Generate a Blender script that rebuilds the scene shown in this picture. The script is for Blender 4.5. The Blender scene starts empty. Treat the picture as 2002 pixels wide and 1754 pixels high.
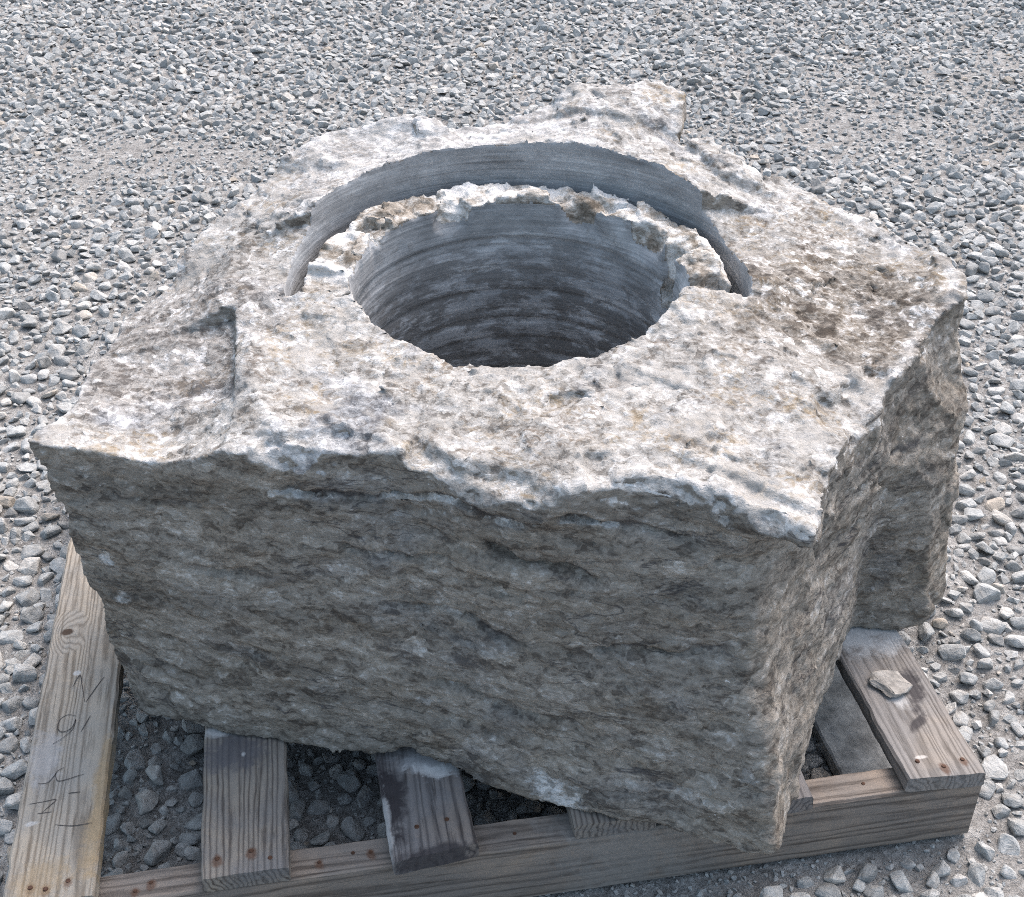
import bpy, bmesh, math, random
import numpy as np
from mathutils import Vector, Matrix
SC = bpy.context.scene
COL = SC.collection
# ------------------------------------------------------------------ camera
CAM_LOC = (.4253, -.8633, 1.1801)
CAM_YAW, CAM_PITCH = 9.78, 33.89
cd = bpy.data.cameras.new("camera"); cam = bpy.data.objects.new("camera", cd); COL.objects.link(cam)
cam.location = CAM_LOC
cam.rotation_euler = (math.radians(90 - CAM_PITCH), 0, math.radians(-CAM_YAW))
cd.sensor_width = 36; cd.lens = 36 * 2500 / 2002; cd.clip_start = .02; cd.clip_end = 500
SC.camera = cam
# ------------------------------------------------------------------ light
SUN_EL, SUN_AZ = 54, 44            # azimuth measured from +Y (behind the boulder) towards +X
W = bpy.data.worlds.new("World"); SC.world = W; W.use_nodes = True
wn = W.node_tree; bg = wn.nodes['Background']
sky = wn.nodes.new('ShaderNodeTexSky'); sky.sky_type = 'NISHITA'; sky.sun_disc = False
sky.sun_elevation = math.radians(SUN_EL); sky.sun_rotation = math.radians(SUN_AZ)
sky.air_density = 1.0; sky.dust_density = 6.0; sky.ozone_density = 1.0
hs = wn.nodes.new('ShaderNodeHueSaturation'); hs.inputs['Hue'].default_value = .482; hs.inputs['Saturation'].default_value = .85   # thin cloud greys the sky
wn.links.new(sky.outputs[0], hs.inputs['Color']); wn.links.new(hs.outputs[0], bg.inputs[0]); bg.inputs[1].default_value = .15
sd = bpy.data.lights.new("sun", 'SUN'); sd.energy = .46; sd.angle = math.radians(32); sd.color = (1, .985, .945)
sun = bpy.data.objects.new("sun", sd); COL.objects.link(sun)
e, a = math.radians(SUN_EL), math.radians(SUN_AZ)
sun.rotation_euler = Vector((-math.cos(e) * math.sin(a), -math.cos(e) * math.cos(a), -math.sin(e))).to_track_quat('-Z', 'Y').to_euler()
sun.location = (2, 4, 5)
vs = SC.view_settings; vs.view_transform = 'Standard'; vs.look = 'None'; vs.gamma = 1; vs.exposure = 1.25
SC.cycles.use_denoising = False; SC.cycles.filter_width = 1.0; SC.cycles.use_adaptive_sampling = False
# ------------------------------------------------------------------ numeric noise
rng = np.random.default_rng(7); random.seed(7)
TAB = rng.random((64, 64, 64)).astype(np.float32).ravel()
def vnoise(x, y, z):
    """smooth value noise in -1..1 (arrays of one shape)"""
    out = 0
    xi = np.floor(x); yi = np.floor(y); zi = np.floor(z)
    fx = (x - xi).astype(np.float32); fy = (y - yi).astype(np.float32); fz = (z - zi).astype(np.float32)
    xi = xi.astype(np.int32) & 63; yi = yi.astype(np.int32) & 63; zi = zi.astype(np.int32) & 63
    fx = fx * fx * fx * (fx * (fx * 6 - 15) + 10); fy = fy * fy * fy * (fy * (fy * 6 - 15) + 10); fz = fz * fz * fz * (fz * (fz * 6 - 15) + 10)
    x1 = (xi + 1) & 63; y1 = (yi + 1) & 63; z1 = (zi + 1) & 63
    for X, wx in ((xi, 1 - fx), (x1, fx)):
        for Y, wy in ((yi, 1 - fy), (y1, fy)):
            b = (X * 64 + Y) * 64; w = wx * wy
            out = out + w * (TAB[b + zi] * (1 - fz) + TAB[b + z1] * fz)
    return out * 2 - 1
def fbm(x, y, z, s, octv=3, off=0., gain=.5):
    r = 0; amp = 1
    for i in range(octv):
        r = r + amp * vnoise(x * s + off + 3.7 * i, y * s + off * 1.7 + 1.3 * i, z * s + off * .6 + 5.1 * i); s *= 2.03; amp *= gain
    return r
RT = rng.random((4, 32, 32, 32)).astype(np.float32)
def facets(x, y, z, s, seed=0, tilt=1.):
    """broken-stone facets: every Voronoi cell is a tilted plane; returns about -1..1"""
    x = x * s + seed * 7.3; y = y * s + seed * 3.1; z = z * s + seed * 5.7
    xi = np.floor(x).astype(np.int32); yi = np.floor(y).astype(np.int32); zi = np.floor(z).astype(np.int32)
    best = np.full(x.shape, 9., np.float32); val = np.zeros(x.shape, np.float32)
    for dx in (-1, 0, 1):
        for dy in (-1, 0, 1):
            for dz in (-1, 0, 1):
                X = xi + dx; Y = yi + dy; Z = zi + dz; a_, b_, c_ = X & 31, Y & 31, Z & 31
                px = x - (X + RT[0][a_, b_, c_]); py = y - (Y + RT[1][a_, b_, c_]); pz = z - (Z + RT[2][a_, b_, c_])
                d = px * px + py * py + pz * pz; m = d < best
                g = RT[3][a_, b_, c_]
                v = tilt * (px * (RT[1][b_, c_, a_] - .5) + py * (RT[2][c_, a_, b_] - .5) + pz * (RT[0][b_, a_, c_] - .5)) * 1.6 + (g - .5)
                best = np.where(m, d, best); val = np.where(m, v, val)
    return val
def sstep(a_, b_, x):
    t = np.clip((x - a_) / (b_ - a_), 0, 1); return t * t * (3 - 2 * t)
# ------------------------------------------------------------------ material helpers
class NT:
    def __init__(s, name):
        s.m = bpy.data.materials.new(name); s.m.use_nodes = True; s.t = s.m.node_tree; s.n = s.t.nodes; s.b = s.n['Principled BSDF']
        s.b.inputs['Roughness'].default_value = .9; s.b.inputs['Specular IOR Level'].default_value = .25
    def link(s, a_, b_): s.t.links.new(a_, b_)
    def put(s, sock, v):
        if isinstance(v, bpy.types.NodeSocket): s.link(v, sock)
        elif v is not None: sock.default_value = v
    def coord(s, scale=(1, 1, 1), rot=(0, 0, 0), loc=(0, 0, 0), src=None):
        if src is None:
            tc = s.n.new('ShaderNodeTexCoord'); src = tc.outputs['Object']
        mp = s.n.new('ShaderNodeMapping'); mp.inputs['Scale'].default_value = scale; mp.inputs['Rotation'].default_value = rot; s.put(mp.inputs['Location'], loc)
        s.link(src, mp.inputs[0]); return mp.outputs[0]
    def noise(s, vec, scale, detail=4, rough=.6, dist=0.):
        k = s.n.new('ShaderNodeTexNoise'); s.link(vec, k.inputs['Vector']); k.inputs['Scale'].default_value = scale
        k.inputs['Detail'].default_value = detail; k.inputs['Roughness'].default_value = rough; k.inputs['Distortion'].default_value = dist
        return k.outputs['Fac']
    def voro(s, vec, scale, feat='F1', out='Distance'):
        k = s.n.new('ShaderNodeTexVoronoi'); k.feature = feat; s.link(vec, k.inputs['Vector']); k.inputs['Scale'].default_value = scale; return k.outputs[out]
    def math(s, op, a_, b_=None, c_=None, clamp=False):
        k = s.n.new('ShaderNodeMath'); k.operation = op; k.use_clamp = clamp
        for i, v in enumerate((a_, b_, c_)): s.put(k.inputs[i], v)
        return k.outputs[0]
    def ramp(s, fac, stops, interp='LINEAR'):
        k = s.n.new('ShaderNodeValToRGB'); k.color_ramp.interpolation = interp; els = k.color_ramp.elements
        while len(els) < len(stops): els.new(.5)
        for el, (p, c) in zip(els, stops):
            el.position = p; el.color = (*c, 1) if isinstance(c, tuple) else (c, c, c, 1)
        s.link(fac, k.inputs[0]); return k.outputs[0]
    def mix(s, fac, a_, b_, blend='MIX'):
        k = s.n.new('ShaderNodeMix'); k.data_type = 'RGBA'; k.blend_type = blend
        s.put(k.inputs[0], fac); s.put(k.inputs[6], (*a_, 1) if isinstance(a_, tuple) else a_); s.put(k.inputs[7], (*b_, 1) if isinstance(b_, tuple) else b_)
        return k.outputs[2]
    def attr(s, name):
        k = s.n.new('ShaderNodeAttribute'); k.attribute_name = name; return k.outputs['Fac']
    def bump(s, h, strength, dist, prev=None):
        k = s.n.new('ShaderNodeBump'); k.inputs['Strength'].default_value = strength; k.inputs['Distance'].default_value = dist
        s.link(h, k.inputs['Height'])
        if prev is not None: s.link(prev, k.inputs['Normal'])
        return k.outputs[0]
    def out(s, col, normal=None, rough=None):
        s.put(s.b.inputs['Base Color'], (*col, 1) if isinstance(col, tuple) else col)
        if normal is not None: s.link(normal, s.b.inputs['Normal'])
        if rough is not None: s.put(s.b.inputs['Roughness'], rough)
        return s.m
    def blob(s, vec, cx, cy, rx, ry, warp, soft=.25, rot=0.):
        mp = s.coord(scale=(1 / rx, 1 / ry, 0), src=s.coord(loc=(-cx * math.cos(rot) - cy * math.sin(rot), cx * math.sin(rot) - cy * math.cos(rot), 0), rot=(0, 0, -rot)))
        ln = s.n.new('ShaderNodeVectorMath'); ln.operation = 'LENGTH'; s.link(mp, ln.inputs[0])
        return s.ramp(s.math('ADD', ln.outputs['Value'], warp), [(1 - soft, 1.), (1., 0.)])
    def ball(s, vec, c, r, warp, soft=.25):
        d = s.n.new('ShaderNodeVectorMath'); d.operation = 'DISTANCE'; s.link(vec, d.inputs[0]); d.inputs[1].default_value = c
        return s.ramp(s.math('ADD', s.math('DIVIDE', d.outputs['Value'], r), warp), [(1 - soft, 1.), (1., 0.)])
    def rnd(s):
        return s.n.new('ShaderNodeObjectInfo').outputs['Random']
# ------------------------------------------------------------------ materials
def rock_material():
    m = NT('fieldstone')
    base = m.coord(); st = m.coord(scale=(1, 1, 2.0), rot=(0, math.radians(7), 0))
    warp = m.coord(scale=(1, 1, 5.5), rot=(0, math.radians(7), 0))
    big = m.noise(base, 5, 4, .6, .4); mid = m.noise(st, 26, 8, .68, .9); fine = m.noise(st, 100, 4, .62, .9); big2 = m.noise(st, 9, 6, .65, 1.0)
    fk = m.coord(scale=(1, 1, 1.5), rot=(0, math.radians(7), .5)); fleck = m.noise(fk, 62, 5, .6, 1.6)
    wv = m.n.new('ShaderNodeTexNoise'); m.link(base, wv.inputs['Vector']); wv.inputs['Scale'].default_value = 55; wv.inputs['Detail'].default_value = 4
    wa = m.n.new('ShaderNodeVectorMath'); wa.operation = 'MULTIPLY_ADD'; m.link(wv.outputs['Color'], wa.inputs[0]); wa.inputs[1].default_value = (.034, .034, .034); m.link(st, wa.inputs[2])
    def cells(scale):
        k = m.n.new('ShaderNodeTexVoronoi'); m.link(wa.outputs[0], k.inputs['Vector']); k.inputs['Scale'].default_value = scale; sp = m.n.new('ShaderNodeSeparateColor'); m.link(k.outputs['Color'], sp.inputs[0]); return sp.outputs[0]
    fla = cells(34); flb = cells(88); flc = cells(170)
    flake = m.math('ADD', m.math('MULTIPLY', fla, .42), m.math('ADD', m.math('MULTIPLY', flb, .36), m.math('MULTIPLY', flc, .22)))
    mixed = m.math('ADD', m.math('ADD', m.math('MULTIPLY', mid, .30), m.math('MULTIPLY', fine, .30)), m.math('ADD', m.math('MULTIPLY', fleck, .22), m.math('MULTIPLY_ADD', flake, .26, -.060)))
    side = m.ramp(mixed, [(.36, (.095, .086, .077)), (.42, (.175, .161, .144)), (.47, (.235, .219, .197)), (.53, (.275, .258, .234)), (.58, (.34, .325, .302)), (.64, (.48, .48, .475))])
    side = m.mix(m.ramp(big2, [(.42, 0.), (.66, .5)]), side, m.ramp(mixed, [(.40, (0.104, 0.083, 0.063)), (.5, (0.231, 0.196, 0.153)), (.6, (0.359, 0.321, 0.274))]))
    side = m.mix(m.ramp(m.noise(st, 6, 5, .6, .6), [(.54, 0.), (.70, .55)]), side, m.ramp(mixed, [(.4, (0.080, 0.082, 0.090)), (.5, (0.184, 0.188, 0.196)), (.6, (0.336, 0.344, 0.360))]))
    # bluish dark veins along the bedding
    v = m.noise(warp, 5, 5, .56, .5); vein = m.ramp(m.math('ABSOLUTE', m.math('SUBTRACT', v, .5)), [(.0, 1.), (.010, .0)])
    vmask = m.ramp(big, [(.47, 0.), (.58, .75)])
    side = m.mix(m.math('MULTIPLY', vein, vmask), side, (.030, .031, .040))
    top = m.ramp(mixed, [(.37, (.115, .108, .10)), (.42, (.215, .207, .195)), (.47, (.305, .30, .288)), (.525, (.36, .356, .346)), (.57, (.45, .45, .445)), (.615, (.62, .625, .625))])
    ochre = m.math('MULTIPLY', m.ramp(m.noise(base, 10, 6, .68, .6), [(.5, 0.), (.60, 1.)]), m.ramp(fleck, [(.40, .8), (.54, 0.)]))
    top = m.mix(m.math('MULTIPLY', ochre, .6), top, (.30, .225, .13))
    brown = m.math('MULTIPLY', m.ramp(m.noise(base, 13, 6, .68, .6), [(.54, 0.), (.63, 1.)]), m.ramp(fine, [(.43, .6), (.53, 0.)]))
    top = m.mix(brown, top, (.13, .10, .075))
    blue = m.ramp(m.noise(base, 8, 5, .6, .5), [(.54, 0.), (.66, .75)])
    top = m.mix(blue, top, m.ramp(mixed, [(.4, (0.091, 0.101, 0.119)), (.5, (0.252, 0.269, 0.294)), (.6, (0.462, 0.483, 0.511))]))
    # stone dust from the saw, thickest round the back of the cut
    dust = m.ramp(m.math('ADD', m.math('ADD', m.ball(base, (.62, .76, .57), .40, 0., 1.), m.math('MULTIPLY', m.math('SUBTRACT', m.noise(base, 14, 6, .7, .4), .5), 1.3)), 0.), [(.30, 0.), (.62, .75)])
    top = m.mix(dust, top, m.ramp(mixed, [(.40, (.26, .262, .265)), (.5, (.43, .435, .44)), (.58, (.60, .605, .61))]))
    # flat clean patches
    top = m.mix(m.ramp(m.noise(base, 16, 2, .5, .3), [(.58, 0.), (.64, .6)]), top, (.345, .337, .322))
    # brown lichen stain on the right shoulder; shade of the left facet painted in darker
    d = m.n.new('ShaderNodeVectorMath'); d.operation = 'DISTANCE'; m.link(base, d.inputs[0]); d.inputs[1].default_value = (1.0, .36, .5)
    ds = m.math('ADD', d.outputs['Value'], m.math('MULTIPLY', m.math('SUBTRACT', m.noise(base, 9, 5, .65), .5), .30))
    stain = m.ramp(ds, [(.07, .75), (.21, 0.)])
    dark = m.ramp(mixed, [(.40, (0.040, 0.029, 0.020)), (.46, (0.108, 0.088, 0.066)), (.51, (0.188, 0.168, 0.144)), (.56, (0.320, 0.300, 0.276)), (.60, (0.592, 0.584, 0.576))])
    top = m.mix(stain, top, dark)
    d2 = m.n.new('ShaderNodeVectorMath'); d2.operation = 'DISTANCE'; m.link(base, d2.inputs[0]); d2.inputs[1].default_value = (.245, .43, .475)
    ds2 = m.math('ADD', d2.outputs['Value'], m.math('MULTIPLY', m.math('SUBTRACT', m.noise(base, 9, 5, .65), .5), .2))
    top = m.mix(m.ramp(ds2, [(.11, .6), (.17, 0.)]), top, m.ramp(mixed, [(.40, (0.084, 0.078, 0.076)), (.47, (0.213, 0.204, 0.196)), (.53, (0.314, 0.305, 0.294)), (.60, (0.582, 0.582, 0.594))]))
    side = m.mix(m.math('MULTIPLY', m.attr('seam'), .75), side, m.ramp(mixed, [(.4, (.022, .021, .026)), (.56, (.085, .082, .085))]))
    band = m.noise(m.coord(scale=(.45, .45, 6), rot=(0, math.radians(9), 0)), 5.5, 4, .6, .3)
    side = m.mix(1., side, m.ramp(band, [(.34, .74), (.5, 1.), (.66, 1.15)]), 'MULTIPLY')
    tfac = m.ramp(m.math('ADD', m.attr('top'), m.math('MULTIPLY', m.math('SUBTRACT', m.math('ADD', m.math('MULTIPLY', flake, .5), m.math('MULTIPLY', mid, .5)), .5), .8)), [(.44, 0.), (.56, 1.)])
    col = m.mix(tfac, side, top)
    # fresh white bruises and crystals
    w = m.ramp(m.noise(st, 17, 6, .72, .5), [(.69, 0.), (.705, .85)])
    col = m.mix(w, col, (.66, .68, .7))
    wpb = m.math('MULTIPLY', m.math('SUBTRACT', m.noise(st, 60, 6, .7, .5), .5), 3.4)
    for c_, r_ in (((.498, .092, .215), .020), ((.50, .088, .19), .016), ((.42, .129, .347), .016), ((.618, .036, .135), .030), ((.64, .03, .12), .026), ((.775, -.035, .385), .014), ((.186, .235, .34), .018), ((.192, .23, .29), .014), ((.80, -.05, .21), .014), ((.36, .155, .42), .012)):
        col = m.mix(m.ball(base, c_, r_ * .72, wpb, .5), col, m.ramp(mixed, [(.42, (.25, .25, .245)), (.5, (.44, .45, .455)), (.58, (.6, .61, .62))]))
    col = m.mix(m.math('MULTIPLY', m.attr('edge'), m.ramp(mid, [(.4, .2), (.6, .9)])), col, (.62, .64, .66))
    led = m.ramp(m.math('ADD', m.math('MULTIPLY', m.noise(base, 18, 6, .6, .5), .6), m.math('MULTIPLY', mixed, .4)), [(.38, (.12, .10, .078)), (.435, (.26, .232, .198)), (.48, (.43, .41, .38)), (.52, (.62, .615, .60)), (.60, (.72, .72, .72))])
    col = m.mix(m.attr('ledge'), col, led)
    h = m.math('SUBTRACT', m.math('ADD', m.math('MULTIPLY', mid, .7), m.math('ADD', m.math('MULTIPLY', fine, .4), m.math('MULTIPLY', fleck, .3))), m.math('MULTIPLY', m.math('MULTIPLY', vein, vmask), m.math('SUBTRACT', .22, m.math('MULTIPLY', m.attr('top'), .22))))
    n0 = m.bump(flake, .42, .0065); n1 = m.bump(h, .42, .009, n0); n2 = m.bump(m.noise(st, 260, 4, .65, .5), .6, .0025, n1)
    return m.out(col, n2, .88)
def cut_material():
    m = NT('sawn_grey_stone')
    base = m.coord(); ring = m.coord(scale=(.4, .4, 22), rot=(math.radians(3), 0, 0)); blot = m.coord(scale=(1, 1, 2.6), rot=(math.radians(3), 0, 0))
    r1 = m.noise(ring, 9, 5, .65, .05); b1 = m.noise(blot, 11, 6, .66, .15); f = m.noise(base, 70, 5, .7, .4)
    col = m.ramp(m.math('ADD', m.math('MULTIPLY', r1, .40), m.math('MULTIPLY', b1, .60)),
                 [(.34, (.15, .155, .163)), (.44, (.285, .297, .313)), (.54, (.38, .395, .415)), (.62, (.52, .54, .56))])
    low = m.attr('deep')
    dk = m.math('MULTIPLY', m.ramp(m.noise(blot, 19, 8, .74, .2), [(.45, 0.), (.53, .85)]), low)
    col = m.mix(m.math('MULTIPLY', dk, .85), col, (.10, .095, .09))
    sp = m.math('MULTIPLY', m.ramp(f, [(.58, 0.), (.7, .5)]), m.ramp(b1, [(.4, 0.), (.6, 1.)]))
    col = m.mix(sp, col, (.12, .105, .09))
    # drilled rings
    n1 = m.bump(m.noise(m.coord(scale=(.5, .5, 40), rot=(math.radians(3), 0, 0)), 5, 2, .5), .28, .004); n2 = m.bump(f, .35, .004, n1)
    return m.out(col, n2, .75)
def wood_material(name, light, dark, grey, greyness, axis='Y', white=0., black=0., blobs=(), knots=()):
    """sawn softwood: growth lines run along the board and swerve round the knots"""
    m = NT(name); rn = m.rnd()
    sc = {'Y': (1, .06, 1), 'X': (.06, 1, 1)}[axis]
    off = m.n.new('ShaderNodeCombineXYZ'); r7 = m.math('MULTIPLY', rn, 7.)
    for i in range(3): m.link(r7, off.inputs[i])
    obj = m.coord(); g = m.coord(scale=sc, loc=off.outputs[0]); o = m.coord(loc=off.outputs[0])
    sep = m.n.new('ShaderNodeSeparateXYZ'); m.link(obj, sep.inputs[0])
    across = sep.outputs['X'] if axis == 'Y' else m.math('ADD', m.math('MULTIPLY', sep.outputs['Z'], .75), sep.outputs['Y'])
    n_a = m.noise(g, 9, 2, .5, .3); n_b = m.noise(g, 48, 3, .55, .2); n_c = m.noise(m.coord(scale=tuple(min(1, q * 4) for q in sc), loc=off.outputs[0]), 55, 3, .6)
    t = m.math('ADD', m.math('MULTIPLY', across, 900. if axis == 'Y' else 420.), m.math('ADD', m.math('MULTIPLY', n_a, 95.), m.math('ADD', m.math('MULTIPLY', n_b, 15.), m.math('MULTIPLY', n_c, 5.))))
    kmask = None
    for (kx, ky, kr) in knots:
        d = m.blob(obj, kx, ky, kr * 3.2, kr * 4.5, 0., 1.); t = m.math('ADD', t, m.math('MULTIPLY', d, 26.))
        k_ = m.blob(obj, kx, ky, kr, kr * .8, m.math('MULTIPLY', m.math('SUBTRACT', m.noise(o, 90, 3), .5), .6), .35); kmask = k_ if kmask is None else m.math('MAXIMUM', kmask, k_)
    gr = m.math('MULTIPLY_ADD', m.math('SINE', t), .5, .5); fi = m.noise(g, 190, 5, .7); bl = m.noise(o, 13, 6, .65, .6)
    line = m.ramp(m.math('ADD', m.math('MULTIPLY', gr, .7), m.math('MULTIPLY', fi, .45)), [(.22, 0.), (.42, .62), (.8, 1.)])
    col = m.mix(line, dark, m.mix(m.ramp(bl, [(.4, 0.), (.65, 1.)]), light, tuple(c * .78 for c in light)))
    gg = m.mix(line, tuple(c * .62 for c in grey), grey)
    col = m.mix(m.ramp(m.math('ADD', m.math('MULTIPLY', bl, .6), m.math('MULTIPLY', n_a, .4)), [(.5 - .35 * greyness, 0.), (.72 - .3 * greyness, .9)]), col, gg)
    col = m.mix(m.ramp(fi, [(.34, .55), (.46, 0.)]), col, tuple(c * .4 for c in dark))
    if kmask is not None: col = m.mix(kmask, col, (.06, .042, .032))
    if black: col = m.mix(m.ramp(m.noise(m.coord(scale=(1, .4, 1), loc=off.outputs[0]), 12, 7, .68, .8), [(.6 - .2 * black, 0.), (.66 - .2 * black, .85)]), col, (.035, .033, .036))
    wp = m.math('MULTIPLY', m.math('SUBTRACT', m.noise(o, 45, 6, .68, .5), .5), 2.2)
    for (cx, cy, rx, ry, rot, c, st_) in blobs:
        col = m.mix(m.math('MULTIPLY', m.blob(obj, cx, cy, rx, ry, wp, .5, rot), st_), col, m.mix(m.noise(o, 120, 4, .7), tuple(q * .6 for q in c), tuple(min(1, q * 1.25) for q in c)))
    if white: col = m.mix(m.ramp(m.noise(o, 22, 7, .7, .6), [(.72 - .2 * white, 0.), (.76 - .2 * white, .8)]), col, (.5, .52, .55))
    n1 = m.bump(gr, .22, .0010); n2 = m.bump(fi, .6, .0016, n1); n3 = m.bump(m.noise(o, 60, 5, .6), .35, .002, n2)
    return m.out(col, n3, .86)
def stone_material(name, individual):
    m = NT(name); t = m.rnd() if individual else m.attr('tint')
    o = m.coord()
    if individual:
        off = m.n.new('ShaderNodeCombineXYZ'); r7 = m.math('MULTIPLY', t, 9.)
        for i in range(3): m.link(r7, off.inputs[i])
        o = m.coord(scale=(.016, .016, .016), loc=off.outputs[0])
    col = m.ramp(t, [(0., (.235, .24, .24)), (.12, (.285, .298, .302)), (.45, (.36, .377, .382)), (.75, (.425, .437, .437)), (.93, (.485, .483, .468)), (.975, (.36, .31, .25)), (1., (.58, .585, .58))])
    f = m.noise(o, 120, 5, .7, .4); b = m.noise(o, 55, 5, .65, .8)
    col = m.mix(1., col, m.ramp(f, [(.3, .62), (.7, 1.25)]), 'MULTIPLY')
    col = m.mix(m.ramp(b, [(.48, 0.), (.68, .5)]), col, (.33, .31, .285))
    n1 = m.bump(b, .8, .006); n2 = m.bump(f, .7, .003, n1)
    return m.out(col, n2, .9)
def soil_material():
    m = NT('dusty_soil'); o = m.coord()
    b = m.noise(o, 3.2, 6, .62, .4); f = m.noise(o, 130, 5, .72, .3); k = m.noise(o, 34, 6, .7, .4)
    col = m.ramp(m.math('ADD', m.math('MULTIPLY', k, .5), m.math('MULTIPLY', f, .5)), [(.36, (0.104, 0.101, 0.099)), (.47, (0.244, 0.241, 0.237)), (.55, (0.367, 0.370, 0.368)), (.64, (0.539, 0.548, 0.547))])
    col = m.mix(m.ramp(b, [(.4, 0.), (.65, .5)]), col, (.285, .277, .265))
    n1 = m.bump(k, .9, .012); n2 = m.bump(f, 1., .006, n1)
    return m.out(col, n2, .95)
def simple(name, col, rough=.9, noise=60, amt=.5):
    m = NT(name); f = m.noise(m.coord(), noise, 5, .65)
    c = m.ramp(f, [(.3, tuple(x * (1 - amt) for x in col)), (.7, tuple(min(1, x * (1 + amt)) for x in col))])
    return m.out(c, m.bump(f, .5, .003), rough)
M_ROCK = rock_material(); M_CUT = cut_material()
M_SOIL = soil_material(); M_GRAVEL = stone_material('grey_gravel', False); M_STONE = stone_material('grey_stone', True)
# ------------------------------------------------------------------ object helpers
def mesh_np(name, V, Fq, mat, parent=None, smooth=False, attrs=None):
    me = bpy.data.meshes.new(name)
    V = np.ascontiguousarray(V, np.float32); Fq = np.ascontiguousarray(Fq, np.int32); k = Fq.shape[1]
    me.vertices.add(len(V)); me.vertices.foreach_set('co', V.ravel())
    me.loops.add(Fq.size); me.loops.foreach_set('vertex_index', Fq.ravel())
    me.polygons.add(len(Fq)); me.polygons.foreach_set('loop_start', np.arange(len(Fq), dtype=np.int32) * k)
    me.update(calc_edges=True); me.validate()
    me.polygons.foreach_set('use_smooth', np.full(len(me.polygons), smooth))
    for an, av in (attrs or {}).items():
        at = me.attributes.new(an, 'FLOAT', 'POINT'); at.data.foreach_set('value', np.ascontiguousarray(av, np.float32))
    me.materials.append(mat)
    o = bpy.data.objects.new(name, me); COL.objects.link(o)
    if parent: o.parent = parent
    return o
def mesh_bm(name, bm, mat, parent=None, smooth=False):
    me = bpy.data.meshes.new(name); bm.to_mesh(me); bm.free(); me.materials.append(mat)
    for p in me.polygons: p.use_smooth = smooth
    o = bpy.data.objects.new(name, me); COL.objects.link(o)
    if parent: o.parent = parent
    return o
def thing(name, label, cat, loc=(0, 0, 0)):
    o = bpy.data.objects.new(name, None); COL.objects.link(o); o.location = loc; o['label'] = label; o['category'] = cat; o.empty_display_size = .05; return o
# ------------------------------------------------------------------ the boulder: outlines in plan at several heights
LIP = [(.131,.243,.490),(.190,.214,.486),(.228,.195,.482),(.254,.184,.478),(.281,.168,.490),(.311,.162,.502),(.354,.157,.506),(.396,.150,.508),(.432,.142,.510),(.472,.136,.512),(.497,.115,.510),(.527,.095,.508),(.541,.072,.506),(.585,.060,.504),(.609,.050,.503),(.634,.044,.508),(.660,.045,.517),(.697,.043,.520),(.733,.035,.522),(.757,.020,.519),(.776,.005,.515),(.808,-.025,.512),(.833,-.050,.510)]
REDGE = [(1.108,.306,.505),(1.070,.276,.500),(1.055,.242,.500),(1.009,.194,.495),(.955,.136,.487),(.938,.128,.492),(.926,.090,.502),(.906,.067,.502),(.884,.031,.500),(.864,.010,.500)]
EDGE = [(.166,.326,.478),(.168,.406,.475),(.197,.514,.475),(.259,.591,.485),(.263,.609,.500),(.298,.661,.515),(.343,.698,.530),(.364,.734,.535),(.406,.787,.550),(.463,.836,.560),(.520,.849,.570),(.578,.854,.577),(.611,.838,.572),(.673,.827,.572),(.740,.843,.577),(.784,.844,.585),(.809,.863,.592),(.883,.863,.595),(.943,.891,.590),(.958,.847,.585),(.932,.750,.555),(.968,.737,.550),(.999,.675,.550),(.999,.643,.545),(1.056,.671,.530),(1.092,.593,.520),(1.123,.550,.515),(1.148,.494,.510),(1.178,.444,.510),(1.173,.389,.510),(1.141,.322,.510)]
INNER = [(.358,.231,.510),(.411,.324,.510),(.343,.327,.515),(.326,.447,.515),(.348,.262,.510),(.306,.382,.487),(.312,.278,.483),(.245,.406,.478),(.199,.310,.478),(.227,.266,.472),(.257,.248,.468),(.204,.494,.475),(.272,.568,.485),(.349,.584,.525),(.375,.633,.535),(.445,.753,.550),(.710,.792,.575),(.883,.774,.585),(.463,.291,.511),(.625,.266,.510),(.605,.148,.506),(.781,.257,.512),(.742,.115,.512),(.887,.239,.512),(.906,.142,.507),(.851,.062,.506),(.779,.071,.512),(.987,.352,.505),(1.075,.413,.500),(1.009,.253,.490),(.954,.440,.525),(1.028,.555,.522),(1.056,.466,.508),(1.114,.386,.500),
         (.406,.549,.556),(.426,.594,.558),(.460,.642,.566),(.528,.697,.570),(.597,.724,.575),(.632,.730,.578),(.686,.730,.577),(.719,.725,.579),(.770,.708,.580),(.824,.676,.577),(.872,.627,.575),(.900,.583,.569),(.919,.535,.561),(.930,.482,.556),(.931,.43,.547),(.927,.40,.530),(.92,.36,.515),(.398,.525,.551),(.394,.50,.546),(.391,.478,.531),(.392,.45,.517),(.40,.41,.511)]
TOP2 = [p[:2] for p in LIP] + [p[:2] for p in REDGE[::-1]] + [p[:2] for p in EDGE[::-1]]
BACK = [(1.205,.40),(1.19,.52),(1.12,.64),(1.03,.72),(.98,.86),(.80,.85),(.62,.83),(.47,.80),(.36,.69),(.25,.58),(.19,.48),(.165,.36)]
BOTF = [(.177,.270),(.193,.237),(.254,.208),(.275,.194),(.347,.161),(.391,.142),(.435,.123),(.485,.111),(.532,.084),(.561,.058),(.585,.036),(.631,.018),(.671,-.003),(.733,-.020),(.768,-.046),(.824,-.078),(.841,-.072),(.878,-.018),(.901,.028),(.939,.083),(.986,.140),(1.020,.204),(1.048,.238),(1.126,.218),(1.168,.252)]
L20 = [(.165,.262),(.254,.205),(.36,.158),(.485,.106),(.60,.050),(.72,-.012),(.815,-.062),(.836,-.056),(.872,.005),(.925,.075),(.985,.145),(1.028,.215),(1.042,.248),(1.122,.226),(1.163,.268)]
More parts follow.
